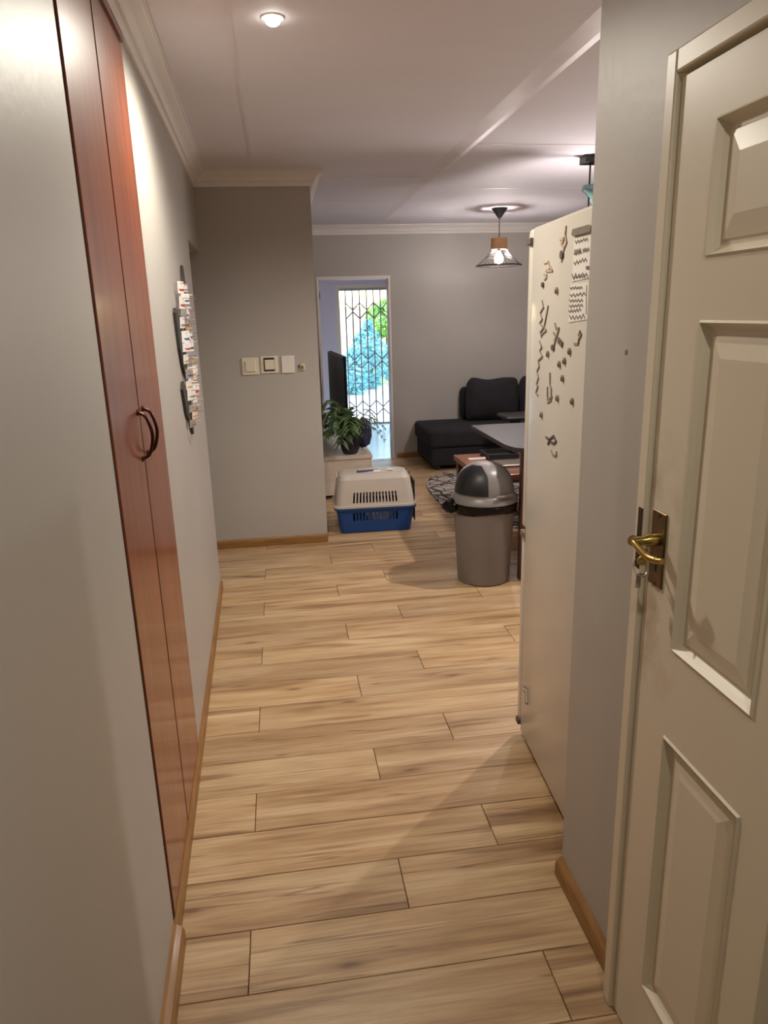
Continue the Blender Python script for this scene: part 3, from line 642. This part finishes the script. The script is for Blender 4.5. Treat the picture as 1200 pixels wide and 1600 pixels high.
for i in range(72):
    a = 2*PI*i/72; zl = 0.458+0.008*math.sin(3*a)+rb.uniform(-0.003, 0.003); j_ = rb.uniform(-0.003, 0.004)
    ring = [bm.verts.new((r*math.cos(a), r*math.sin(a), zz)) for r, zz in ((0.1895, zl), (0.194+j_, zl+0.004), (0.200+j_, 0.487+rb.uniform(-.004, .004)), (0.203+j_, 0.508), (0.196, 0.517))]
    if prev:
        for k_ in range(4): bm.faces.new((prev[k_], ring[k_], ring[k_+1], prev[k_+1]))
    else: first = ring
    prev = ring
for k_ in range(4): bm.faces.new((prev[k_], first[k_], first[k_+1], prev[k_+1]))
bag = mk('bin_bag', bm, 'bag', B, True)
bm = nb(); bmesh.ops.create_icosphere(bm, subdivisions=3, radius=0.043)
for v in bm.verts: v.co *= 1+0.35*math.sin(v.co.x*160)*math.cos(v.co.z*130)*0.6; v.co.x *= 1.25
xf(bm, Matrix.Translation((-0.222, -0.03, 0.498))); mk('bag_knot', bm, 'bag', B, True)

# ------------------------------------------------------------------ grey topped table with dark wooden leg panel
T = thing('bar_table', 'grey topped table with cut corner and dark wooden leg panel behind the bin', 'table', (1.30, 3.92, 0))
bm = nb(); prism(bm, [(0.0, 0.16), (0.02, 0.05), (0.09, 0.0), (1.6, 0.0), (1.6, 0.96), (0.02, 0.96), (0.0, 0.94)], 0.835, 0.862)
bmesh.ops.bevel(bm, geom=[e for e in bm.edges if abs(e.verts[0].co.z-e.verts[1].co.z) < 1e-6], offset=0.004, segments=2, affect='EDGES'); mk('tabletop', bm, 'grey_top', T, True)
mk('edge_band', bx(0.09, 1.6, -0.004, 0.0, 0.840, 0.858), 'chrome', T)
mk('leg_panel', bx(0.100, 0.62, 0.135, 0.175, 0.0, 0.8345, 0.003, 1), 'darkwood', T)
mk('leg_panel', bx(0.50, 1.1, 0.78, 0.82, 0.0, 0.8345, 0.003, 1), 'darkwood', T)

# ------------------------------------------------------------------ coffee table and what lies on it
K = thing('coffee_table', 'low brown wooden coffee table standing on the patterned rug behind the bin', 'table', (1.43, 5.05, 0))
mk('tabletop', bx(0.0, 0.95, 0.0, 0.86, 0.405, 0.450, 0.004, 1), 'brownwood', K)
for xx in (0.02, 0.87):
    for yy in (0.02, 0.78): mk('leg', bx(xx, xx+0.06, yy, yy+0.06, 0.0115, 0.4045, 0.002, 1), 'darkwood', K)
def on_table(u, v): return fl(u, v, 0.4505)
p = on_table(745, 718); t = thing('remote_control', 'slim white remote control on the left side of the brown coffee table', 'remote control', p, 0.05)
mk('case', bx(-0.075, 0.075, -0.018, 0.018, 0.0, 0.016, 0.004, 2), 'switchw', t)
bm = nb()
for i in range(6): box(bm, -0.05+i*0.018, -0.04+i*0.018, -0.006, 0.006, 0.016, 0.018)
o = mk('buttons', bm, 'cardgrey', t); o['kind'] = 'stuff'
p = fl(775, 714, 0.4505); t = thing('dark_tray', 'dark shallow tray behind the white remote on the coffee table', 'tray', p)
bm = nb(); box(bm, -0.10, 0.16, -0.13, 0.13, 0.0, 0.012, 0.003, 1); mk('base', bm, 'black', t)
bm = nb()
for q in ((-0.10, 0.16, -0.13, -0.12), (-0.10, 0.16, 0.12, 0.13), (-0.10, -0.09, -0.12, 0.12), (0.15, 0.16, -0.12, 0.12)): box(bm, *q, 0.012, 0.045)
mk('rim', bm, 'black', t)
p = fl(800, 726, 0.4505); t = thing('closed_laptop', 'thin closed grey laptop with a bright front edge on the coffee table', 'laptop', p)
mk('body', bx(-0.13, 0.16, -0.10, 0.12, 0.0, 0.012, 0.003, 1), 'grey_top', t); mk('lid', bx(-0.13, 0.16, -0.10, 0.12, 0.0125, 0.020, 0.003, 1), 'steel', t)

# ------------------------------------------------------------------ rug
RG = nb(); pts = []
for i in range(72):
    a = 2*PI*i/72; c_, s_ = math.cos(a), math.sin(a); n_ = 2/3.0
    pts.append((0.83*math.copysign(abs(c_)**n_, c_), 1.10*math.copysign(abs(s_)**n_, s_)))
prism(RG, pts, 0.0, 0.011); tag(mk('rug', RG, 'rug', None, False, (2.15, 6.17, 0.0005)), 'pale rounded rug with a dark web of line pattern under the coffee table', 'rug')

# ------------------------------------------------------------------ sofa
S = thing('sofa', 'charcoal plush corner sofa with open chaise end against the back wall', 'sofa', (1.50, 7.28, 0))
mk('base', bx(0.03, 2.95, 0.02, 0.84, 0.055, 0.245, 0.02, 3), 'sofa_base', S, True)
mk('chaise_cushion', bx(0.0, 1.02, 0.0, 0.845, 0.25, 0.435, 0.04, 4), 'sofa', S, True)
mk('seat_cushion', bx(1.03, 1.99, 0.0, 0.66, 0.25, 0.435, 0.04, 4), 'sofa', S, True)
mk('seat_cushion', bx(2.00, 2.94, 0.0, 0.66, 0.25, 0.435, 0.04, 4), 'sofa', S, True)
mk('back_frame', bx(0.53, 2.95, 0.66, 0.845, 0.437, 0.80, 0.05, 4), 'sofa_base', S, True)
for i, (xa, w_, h_, rz_) in enumerate(((0.845, 0.62, 0.47, 0.06), (1.50, 0.62, 0.49, -0.05), (2.16, 0.62, 0.48, 0.03))):
    bm = nb(); pillow(bm, w_, h_, 0.27); xf(bm, Matrix.Translation((xa, 0.575, 0.440)) @ Matrix.Rotation(-0.16, 4, 'X') @ Matrix.Rotation(rz_, 4, 'Y'))
    mk('back_cushion', bm, 'sofa', S, True)
for xx in (0.08, 2.85):
    for yy in (0.08, 0.78): mk('foot', bx(xx, xx+0.06, yy, yy+0.05, 0.0, 0.0545, 0.004, 1), 'black', S)
# low black stand in front of the sofa
t = thing('black_stand', 'low black side table on a thick stub leg in front of the sofa', 'side table', (2.52, 6.72, 0.012))
mk('top', bx(-0.42, 0.45, -0.16, 0.16, 0.60, 0.645, 0.018, 3), 'black', t, True)
bm = nb(); lathe(bm, [(0.0, 0.0), (0.17, 0.0), (0.17, 0.014), (0.06, 0.03), (0.055, 0.5995), (0.0, 0.5995)], 24, (-0.28, 0, 0)); mk('pedestal', bm, 'black', t, True)
bm = nb(); lathe(bm, [(0.0, 0.0), (0.17, 0.0), (0.17, 0.014), (0.06, 0.03), (0.055, 0.5995), (0.0, 0.5995)], 24, (0.28, 0, 0)); mk('pedestal', bm, 'black', t, True)

# ------------------------------------------------------------------ tv console, tv, plant
Z = thing('tv_console', 'low whitewashed wooden tv console along the living room wall', 'tv console', (0.295, 6.40, 0))
CH = 0.395
mk('top', bx(0.0, 0.495, 0.0, 1.55, CH-0.035, CH, 0.003, 1), 'console', Z)
mk('end_panel', bx(0.005, 0.47, 0.012, 0.034, 0.03, CH-0.0355, 0.001, 1), 'console', Z); mk('end_panel', bx(0.005, 0.47, 1.516, 1.538, 0.03, CH-0.0355, 0.001, 1), 'console', Z)
for i in range(3): d = mk('door', bx(0.471, 0.489, 0.014+i*0.508, 0.514+i*0.508, 0.045, CH-0.04, 0.002, 1), 'console', Z); mk('knob', bx(0.489, 0.503, 0.24+i*0.508, 0.26+i*0.508, 0.19, 0.21, 0.002, 1), 'black', d)
mk('shelf', bx(0.01, 0.47, 0.035, 1.515, 0.03, 0.05), 'console', Z)
for xx in (0.02, 0.44):
    for yy in (0.02, 1.47): mk('foot', bx(xx, xx+0.05, yy, yy+0.05, 0.0, 0.0295), 'black', Z)
V = thing('television', 'dark flat television seen almost edge on above the console', 'television', (0.574, 7.32, CH), math.radians(2.4))
mk('back_shell', bx(-0.026, -0.0005, -0.60, 0.60, 0.17, 0.865, 0.012, 2), 'tvblack', V); mk('bezel', bx(0.0, 0.012, -0.62, 0.62, 0.15, 0.87, 0.003, 1), 'tvblack', V)
mk('screen', bx(0.0122, 0.0135, -0.612, 0.612, 0.165, 0.862), 'screen', V)
for yy in (-0.45, 0.45):
    bm = nb(); tube(bm, [(-0.02, yy, 0.16), (-0.09, yy-0.02, 0.006)], 0.007, 8); tube(bm, [(-0.0, yy, 0.16), (0.09, yy-0.02, 0.006)], 0.007, 8); mk('stand_leg', bm, 'tvblack', V)
# fern
PT = Vector((0.600, 6.52, CH+0.0005))
N = thing('potted_fern', 'leafy green fern in a round black pot on the end of the tv console', 'potted plant', PT)
bm = nb(); lathe(bm, [(0.0, 0.0), (0.060, 0.0), (0.072, 0.01), (0.088, 0.06), (0.090, 0.10), (0.080, 0.15), (0.074, 0.165), (0.068, 0.165), (0.074, 0.14), (0.0, 0.14)], 32); mk('pot', bm, 'pot', N, True)
bm = nb(); lathe(bm, [(0.0, 0.152), (0.040, 0.150), (0.071, 0.146)], 20); mk('soil', bm, 'soil', N)
rf = random.Random(11)
def frond(a, reach, rise, droop, n_leaf, ll):
    c_, s_ = math.cos(a), math.sin(a)
    ctrl = [(0.02*c_, 0.02*s_, 0.15), (reach*0.3*c_, reach*0.3*s_, 0.15+rise*0.75), (reach*0.65*c_, reach*0.65*s_, 0.15+rise), (reach*c_, reach*s_, 0.15+rise-droop)]
    pts = curve_pts(ctrl, 8); st = nb(); tube(st, pts, [0.0035-0.0025*i/len(pts) for i in range(len(pts))], 5); so = mk('frond', st, 'stem', N)
    bm = nb()
    for i in range(n_leaf):
        t_ = 0.28+0.70*i/(n_leaf-1); q = pts[min(int(t_*(len(pts)-1)), len(pts)-2)]; tg = (pts[min(int(t_*(len(pts)-1))+1, len(pts)-1)]-q).normalized()
        sd = tg.cross(Vector((0, 0, 1))).normalized()
        for sg in (1, -1):
            d = (sd*sg*0.85+tg*0.75+Vector((0, 0, rf.uniform(-0.35, 0.1)))).normalized(); L_ = ll*(1-0.5*abs(t_-0.55))*rf.uniform(0.8, 1.15); wv = d.cross(Vector((0, 0, 1))).normalized()*L_*0.17
            m_ = q+d*L_*0.45+Vector((0, 0, 0.006)); e_ = q+d*L_+Vector((0, 0, -L_*0.25))
            v = [bm.verts.new(x_) for x_ in (q, m_+wv, e_, m_-wv)]; bm.faces.new(v)
    lo = mk('leaflets', bm, 'leaf', so); lo['kind'] = 'stuff'
for i in range(19):
    a = 2*PI*i/19*1.0+rf.uniform(-0.2, 0.2)
    frond(a, rf.uniform(0.16, 0.32) if math.sin(a) < 0.3 else rf.uniform(0.05, 0.07), rf.uniform(0.08, 0.26), rf.uniform(0.02, 0.16), 9, rf.uniform(0.09, 0.13) if math.cos(a) < 0.35 else 0.055)
for a, r_, ri, dr in ((-1.9, 0.15, 0.16, 0.12), (-1.3, 0.14, 0.15, 0.12), (3.05, 0.24, 0.34, 0.06), (-2.6, 0.22, 0.28, 0.1), (0.1, 0.34, 0.16, 0.10), (-0.4, 0.33, 0.10, 0.12)): frond(a, r_, ri, dr, 10, 0.13 if math.cos(a) < 0.35 else 0.05)
# purple cloth bundle
t = nb(); bmesh.ops.create_icosphere(t, subdivisions=3, radius=0.1)
for v in t.verts:
    v.co = Vector((v.co.x*0.80, v.co.y*0.9, v.co.z*1.45)) * (1+0.10*math.sin(v.co.x*60+v.co.z*30)*math.cos(v.co.y*50))
    v.co.x += 0.25*max(v.co.z, 0)*0.2
zmin = min(v.co.z for v in t.verts)
for v in t.verts: v.co.z -= zmin
tag(mk('cloth_bundle', t, 'purple', None, True, (0.752, 6.74, CH+0.001)), 'dark purple cloth bundle on the tv console just behind the fern', 'cloth')

# ------------------------------------------------------------------ pet carrier
A = thing('pet_carrier', 'pet carrier with taupe top and blue base standing on the floor', 'pet carrier', (0.668, 5.44, 0), math.radians(-2.0))
def rrect(hx, hy, r, front_u):
    # front edge (y=-hy) from -x to +x is cut at the given fractions, then round the other sides
    pts = [(-hx+r+(2*hx-2*r)*u, -hy) for u in front_u]
    for cx_, cy_, a0 in ((hx-r, -hy+r, -90), (hx-r, hy-r, 0), (-hx+r, hy-r, 90), (-hx+r, -hy+r, 180)):
        for k_ in range(0, 5):
            a = math.radians(a0+90*k_/4); q = (cx_+r*math.cos(a), cy_+r*math.sin(a))
            if all((q[0]-w_[0])**2+(q[1]-w_[1])**2 > 1e-8 for w_ in pts): pts.append(q)
    return pts
slots_u = [0.0]
for i in range(14): c_ = 0.17+0.050*i; slots_u += [c_-0.013, c_+0.013]
slots_u.append(1.0)
def shell(levels, slot_bands, open_top, open_bottom, th):
    bm = nb(); rings = [[bm.verts.new((x, y, z)) for x, y in rrect(hx, hy, r, slots_u)] for z, hx, hy, r in levels]; n_ = len(rings[0])
    for li in range(len(rings)-1):
        for k_ in range(n_):
            if li in slot_bands and k_ < len(slots_u)-1 and k_ % 2 == 1: continue
            bm.faces.new((rings[li][k_], rings[li][(k_+1) % n_], rings[li+1][(k_+1) % n_], rings[li+1][k_]))
    if not open_bottom: bm.faces.new(rings[0])
    if not open_top: bm.faces.new(rings[-1])
    return bm
base = mk('base_tray', shell([(0.006, 0.272, 0.150, 0.03), (0.10, 0.288, 0.166, 0.035), (0.165, 0.298, 0.174, 0.04), (0.186, 0.302, 0.178, 0.04), (0.190, 0.318, 0.192, 0.05), (0.206, 0.320, 0.194, 0.05)], (1,), True, False, 0.004), 'blue', A)
topm = mk('top_shell', shell([(0.208, 0.322, 0.196, 0.05), (0.222, 0.322, 0.196, 0.05), (0.226, 0.306, 0.182, 0.05), (0.245, 0.303, 0.179, 0.05), (0.325, 0.292, 0.168, 0.05), (0.420, 0.276, 0.152, 0.05), (0.444, 0.262, 0.138, 0.05), (0.456, 0.235, 0.112, 0.05), (0.459, 0.20, 0.08, 0.04)], (3,), False, True, 0.004), 'beige', A)
for o in (base, topm):
    md = o.modifiers.new('thickness', 'SOLIDIFY'); md.thickness = 0.004; md.offset = -1
bm = nb(); tube(bm, [(-0.13, -0.02, 0.462), (-0.12, -0.02, 0.474), (0.12, -0.02, 0.474), (0.13, -0.02, 0.462)], 0.009, 8); tube(bm, [(-0.13, 0.02, 0.462), (-0.12, 0.02, 0.474), (0.12, 0.02, 0.474), (0.13, 0.02, 0.462)], 0.009, 8)
# recessed carry handle flush with the lid
bm.free(); mk('carry_handle', box(nb(), -0.12, 0.05, 0.022, 0.060, 0.4595, 0.466, 0.003, 2), 'beige', A)
bm = nb()
for yy in [-0.10+0.028*i for i in range(8)]: tube(bm, [(0.313, yy, 0.06), (0.313, yy, 0.38)], 0.0025, 6)
for zz in (0.08, 0.16, 0.24, 0.32, 0.38): tube(bm, [(0.313, -0.11, zz), (0.313, 0.11, zz)], 0.0025, 6)
mk('wire_door', bm, 'wire', A)
mk('latch', bx(0.272, 0.288, -0.06, -0.045, 0.425, 0.462, 0.003, 1), 'chrome', A); mk('latch', bx(-0.292, -0.276, -0.06, -0.045, 0.425, 0.462, 0.003, 1), 'beige', A)
for xx in (-0.24, 0.20): mk('foot', bx(xx, xx+0.04, -0.13, 0.13, 0.0, 0.0058), 'blue', A)
cb = nb(); bmesh.ops.create_icosphere(cb, subdivisions=3, radius=0.11)
for v in cb.verts: v.co = Vector((v.co.x*1.15, v.co.y*0.7, v.co.z*1.0)) * (1+0.10*math.sin(v.co.x*45)*math.cos(v.co.z*50))
zmin = min(v.co.z for v in cb.verts)
for v in cb.verts: v.co.z -= zmin
tag(mk('folded_cloth', cb, 'cloth', None, True, (0.725, 5.40, 0.012)), 'white crumpled cloth inside the pet carrier seen through its slots', 'cloth')
p = fl(578, 737, 0.463); tag(mk('paper_slip', bx(-0.055, 0.055, -0.035, 0.035, 0.0, 0.002), 'paper', None, False, (p.x+0.03, 5.395, 0.4605)), 'small white paper slip lying on top of the pet carrier', 'paper')
t = thing('pen', 'dark blue pen lying across the paper slip on the pet carrier', 'pen', (0.605, 5.375, 0.4690), 0.12)
bm = nb(); tube(bm, [(-0.07, 0, 0), (0.055, 0, 0), (0.066, 0, 0)], [0.006, 0.006, 0.002], 10); mk('barrel', bm, 'bluepen', t); mk('clip', bx(-0.066, -0.03, -0.002, 0.002, 0.006, 0.008), 'steel', t)
bm = nb(); pillow(bm, 0.05, 0.045, 0.012, 6); xf(bm, Matrix.Translation((0, -0.02, 0.007)) @ Matrix.Rotation(-PI/2, 4, 'X')); tag(mk('tissue', bm, 'paper', None, True, (0.80, 5.40, 0.460)), 'little white folded tissue on the right part of the pet carrier top', 'tissue')

# ------------------------------------------------------------------ doorway, next room and security gate
bm = nb(); box(bm, DX0, DX0+0.03, YB-0.008, YB+0.15, 0, DZ, 0.003, 1); box(bm, DX1-0.022, DX1, YB-0.008, YB+0.15, 0, DZ, 0.003, 1); box(bm, DX0+0.03, DX1-0.022, YB-0.008, YB+0.15, DZ-0.034, DZ, 0.003, 1)
f2 = mk('door_2', bm, 'switchw'); struct(f2)
mk('hinge', bx(DX0+0.03, DX0+0.036, YB-0.012, YB+0.01, 1.80, 1.88), 'iron', f2)
YG = 10.86
struct(mk('floor_tiled', bx(-1.2, 3.2, YB+0.002, YG+0.14, -0.06, -0.002), 'tile'))
GX0, GX1, GZ = 0.925, 1.86, 2.0
wall('wall_far', 'wall_white', ([(-1.2, YG), (GX0, YG), (GX0, YG+0.14), (-1.2, YG+0.14)], 0, CZ), ([(GX1, YG), (3.2, YG), (3.2, YG+0.14), (GX1, YG+0.14)], 0, CZ), ([(GX0, YG), (GX1, YG), (GX1, YG+0.14), (GX0, YG+0.14)], GZ, CZ))
wall('wall_far_left', 'wall_white', ([(-1.26, YB+0.14), (-1.2, YB+0.14), (-1.2, YG+0.14), (-1.26, YG+0.14)], 0, CZ))
wall('wall_far_right', 'wall_white', ([(3.2, YB+0.14), (3.26, YB+0.14), (3.26, YG+0.14), (3.2, YG+0.14)], 0, CZ))
struct(mk('ceiling_far', bx(-1.26, 3.26, YB+0.14, YG+0.14, CZ, CZ+0.08), 'wall_white'))
bm = nb(); box(bm, GX0-0.05, GX0, YG-0.02, YG-0.001, 0, GZ+0.05); box(bm, GX1, GX1+0.05, YG-0.02, YG-0.001, 0, GZ+0.05); box(bm, GX0, GX1, YG-0.02, YG-0.001, GZ, GZ+0.05); struct(mk('trim_2', bm, 'switchw'))
G = thing('security_gate', 'grey expanding trellis security gate across the garden doorway', 'gate', (GX0+0.004, YG+0.06, 0))
GW = GX1-GX0-0.008
mk('top_track', bx(0, GW, -0.02, 0.02, GZ-0.035, GZ-0.001), 'gate', G); mk('bottom_track', bx(0, GW, -0.02, 0.02, 0.0, 0.02), 'gate', G)
SP = 0.1035; X0 = 0.09; nbar = 8
for i in range(nbar): mk('bar', bx(X0+i*SP-0.009, X0+i*SP+0.009, -0.008, 0.008, 0.0205, GZ-0.0355), 'gate', G)
for zc in (1.68, 0.96, 0.245):
    for i in range(nbar-1):
        s = 1 if i % 2 == 0 else -1
        for sg in (1, -1):
            xa, xb = X0+i*SP, X0+(i+1)*SP
            # apex on the even bars, crossing on the odd ones
            za, zb = (zc+sg*0.012, zc+sg*0.112) if i % 2 == 1 else (zc+sg*0.112, zc+sg*0.012)
            bm = nb(); d = Vector((xb-xa, 0, zb-za)).normalized(); n_ = Vector((-d.z, 0, d.x))*0.0085
            extrude_poly(bm, [Vector((xa, -0.013, za))+n_, Vector((xb, -0.013, zb))+n_, Vector((xb, -0.013, zb))-n_, Vector((xa, -0.013, za))-n_], (0, 0.004, 0)); mk('lattice_strip', bm, 'gate', G)
# garden
struct(mk('floor_patio', bx(-8, 12, YG+0.14, 17.2, -0.10, -0.02), 'patio')); struct(mk('floor_lawn', bx(-12, 16, 17.2, 40, -0.10, -0.03), 'grass'))
struct(mk('wall_garden', bx(-6, 2.1, 17.6, 17.82, -0.04, 1.80), 'brick'))
def leafy(name, lab, cat, x, y, h, r, n, m, ls, group, trunk=0.0, seed=1):
    t = thing(name, lab, cat, (x, y, -0.03), 0, group); rr = random.Random(seed); bm = nb()
    for i in range(n):
        a = rr.uniform(0, 2*PI); q = rr.uniform(0, 1)**0.5; zz = trunk+(h-trunk)*rr.uniform(0.02, 1); rad = r*q*math.sin(PI*min(max((zz-trunk)/(h-trunk)*0.85+0.12, 0.05), 0.97))
        c_ = Vector((rad*math.cos(a), rad*math.sin(a), zz)); d = Vector((rr.uniform(-1, 1), rr.uniform(-1, 1), rr.uniform(-0.4, 1))).normalized(); e = d.orthogonal().normalized(); L_ = ls*rr.uniform(0.7, 1.3)
        v = [bm.verts.new(c_+x_) for x_ in (-d*L_*0.5, e*L_*0.22, d*L_*0.5, -e*L_*0.22)]; bm.faces.new(v)
    f_ = mk('foliage', bm, m, t); f_['kind'] = 'stuff'
    bm = nb()
    for k_ in range(4 if trunk == 0 else 1):
        a = k_*1.7; tube(bm, [(0.03*math.cos(a), 0.03*math.sin(a), 0), (r*0.35*math.cos(a)*(trunk == 0), r*0.35*math.sin(a)*(trunk == 0), h*0.8)], [0.02+0.06*(trunk > 0), 0.008], 6)
    mk('stem', bm, 'trunk', t)
leafy('shrub', 'blue green shrub left behind the gate, lowest of the garden shrubs', 'shrub', 1.55, 15.4, 0.95, 0.42, 600, 'shrub', 0.16, 'garden shrubs', seed=1)
leafy('shrub', 'tall blue green shrub in the middle of the garden view', 'shrub', 2.02, 16.45, 1.50, 0.44, 800, 'shrub', 0.17, 'garden shrubs', seed=2)
leafy('shrub', 'broad blue green shrub at the right of the garden view', 'shrub', 2.62, 15.5, 1.30, 0.45, 800, 'shrub', 0.17, 'garden shrubs', seed=3)
leafy('shrub', 'blue green shrub hidden partly behind the right jamb of the gate', 'shrub', 3.35, 16.8, 1.5, 0.5, 600, 'shrub', 0.17, 'garden shrubs', seed=5)
leafy('tree', 'light green tree above the shrubs seen through the top of the gate', 'tree', 3.55, 24.0, 2.05, 1.0, 900, 'tree', 0.26, None, trunk=0.9, seed=4)
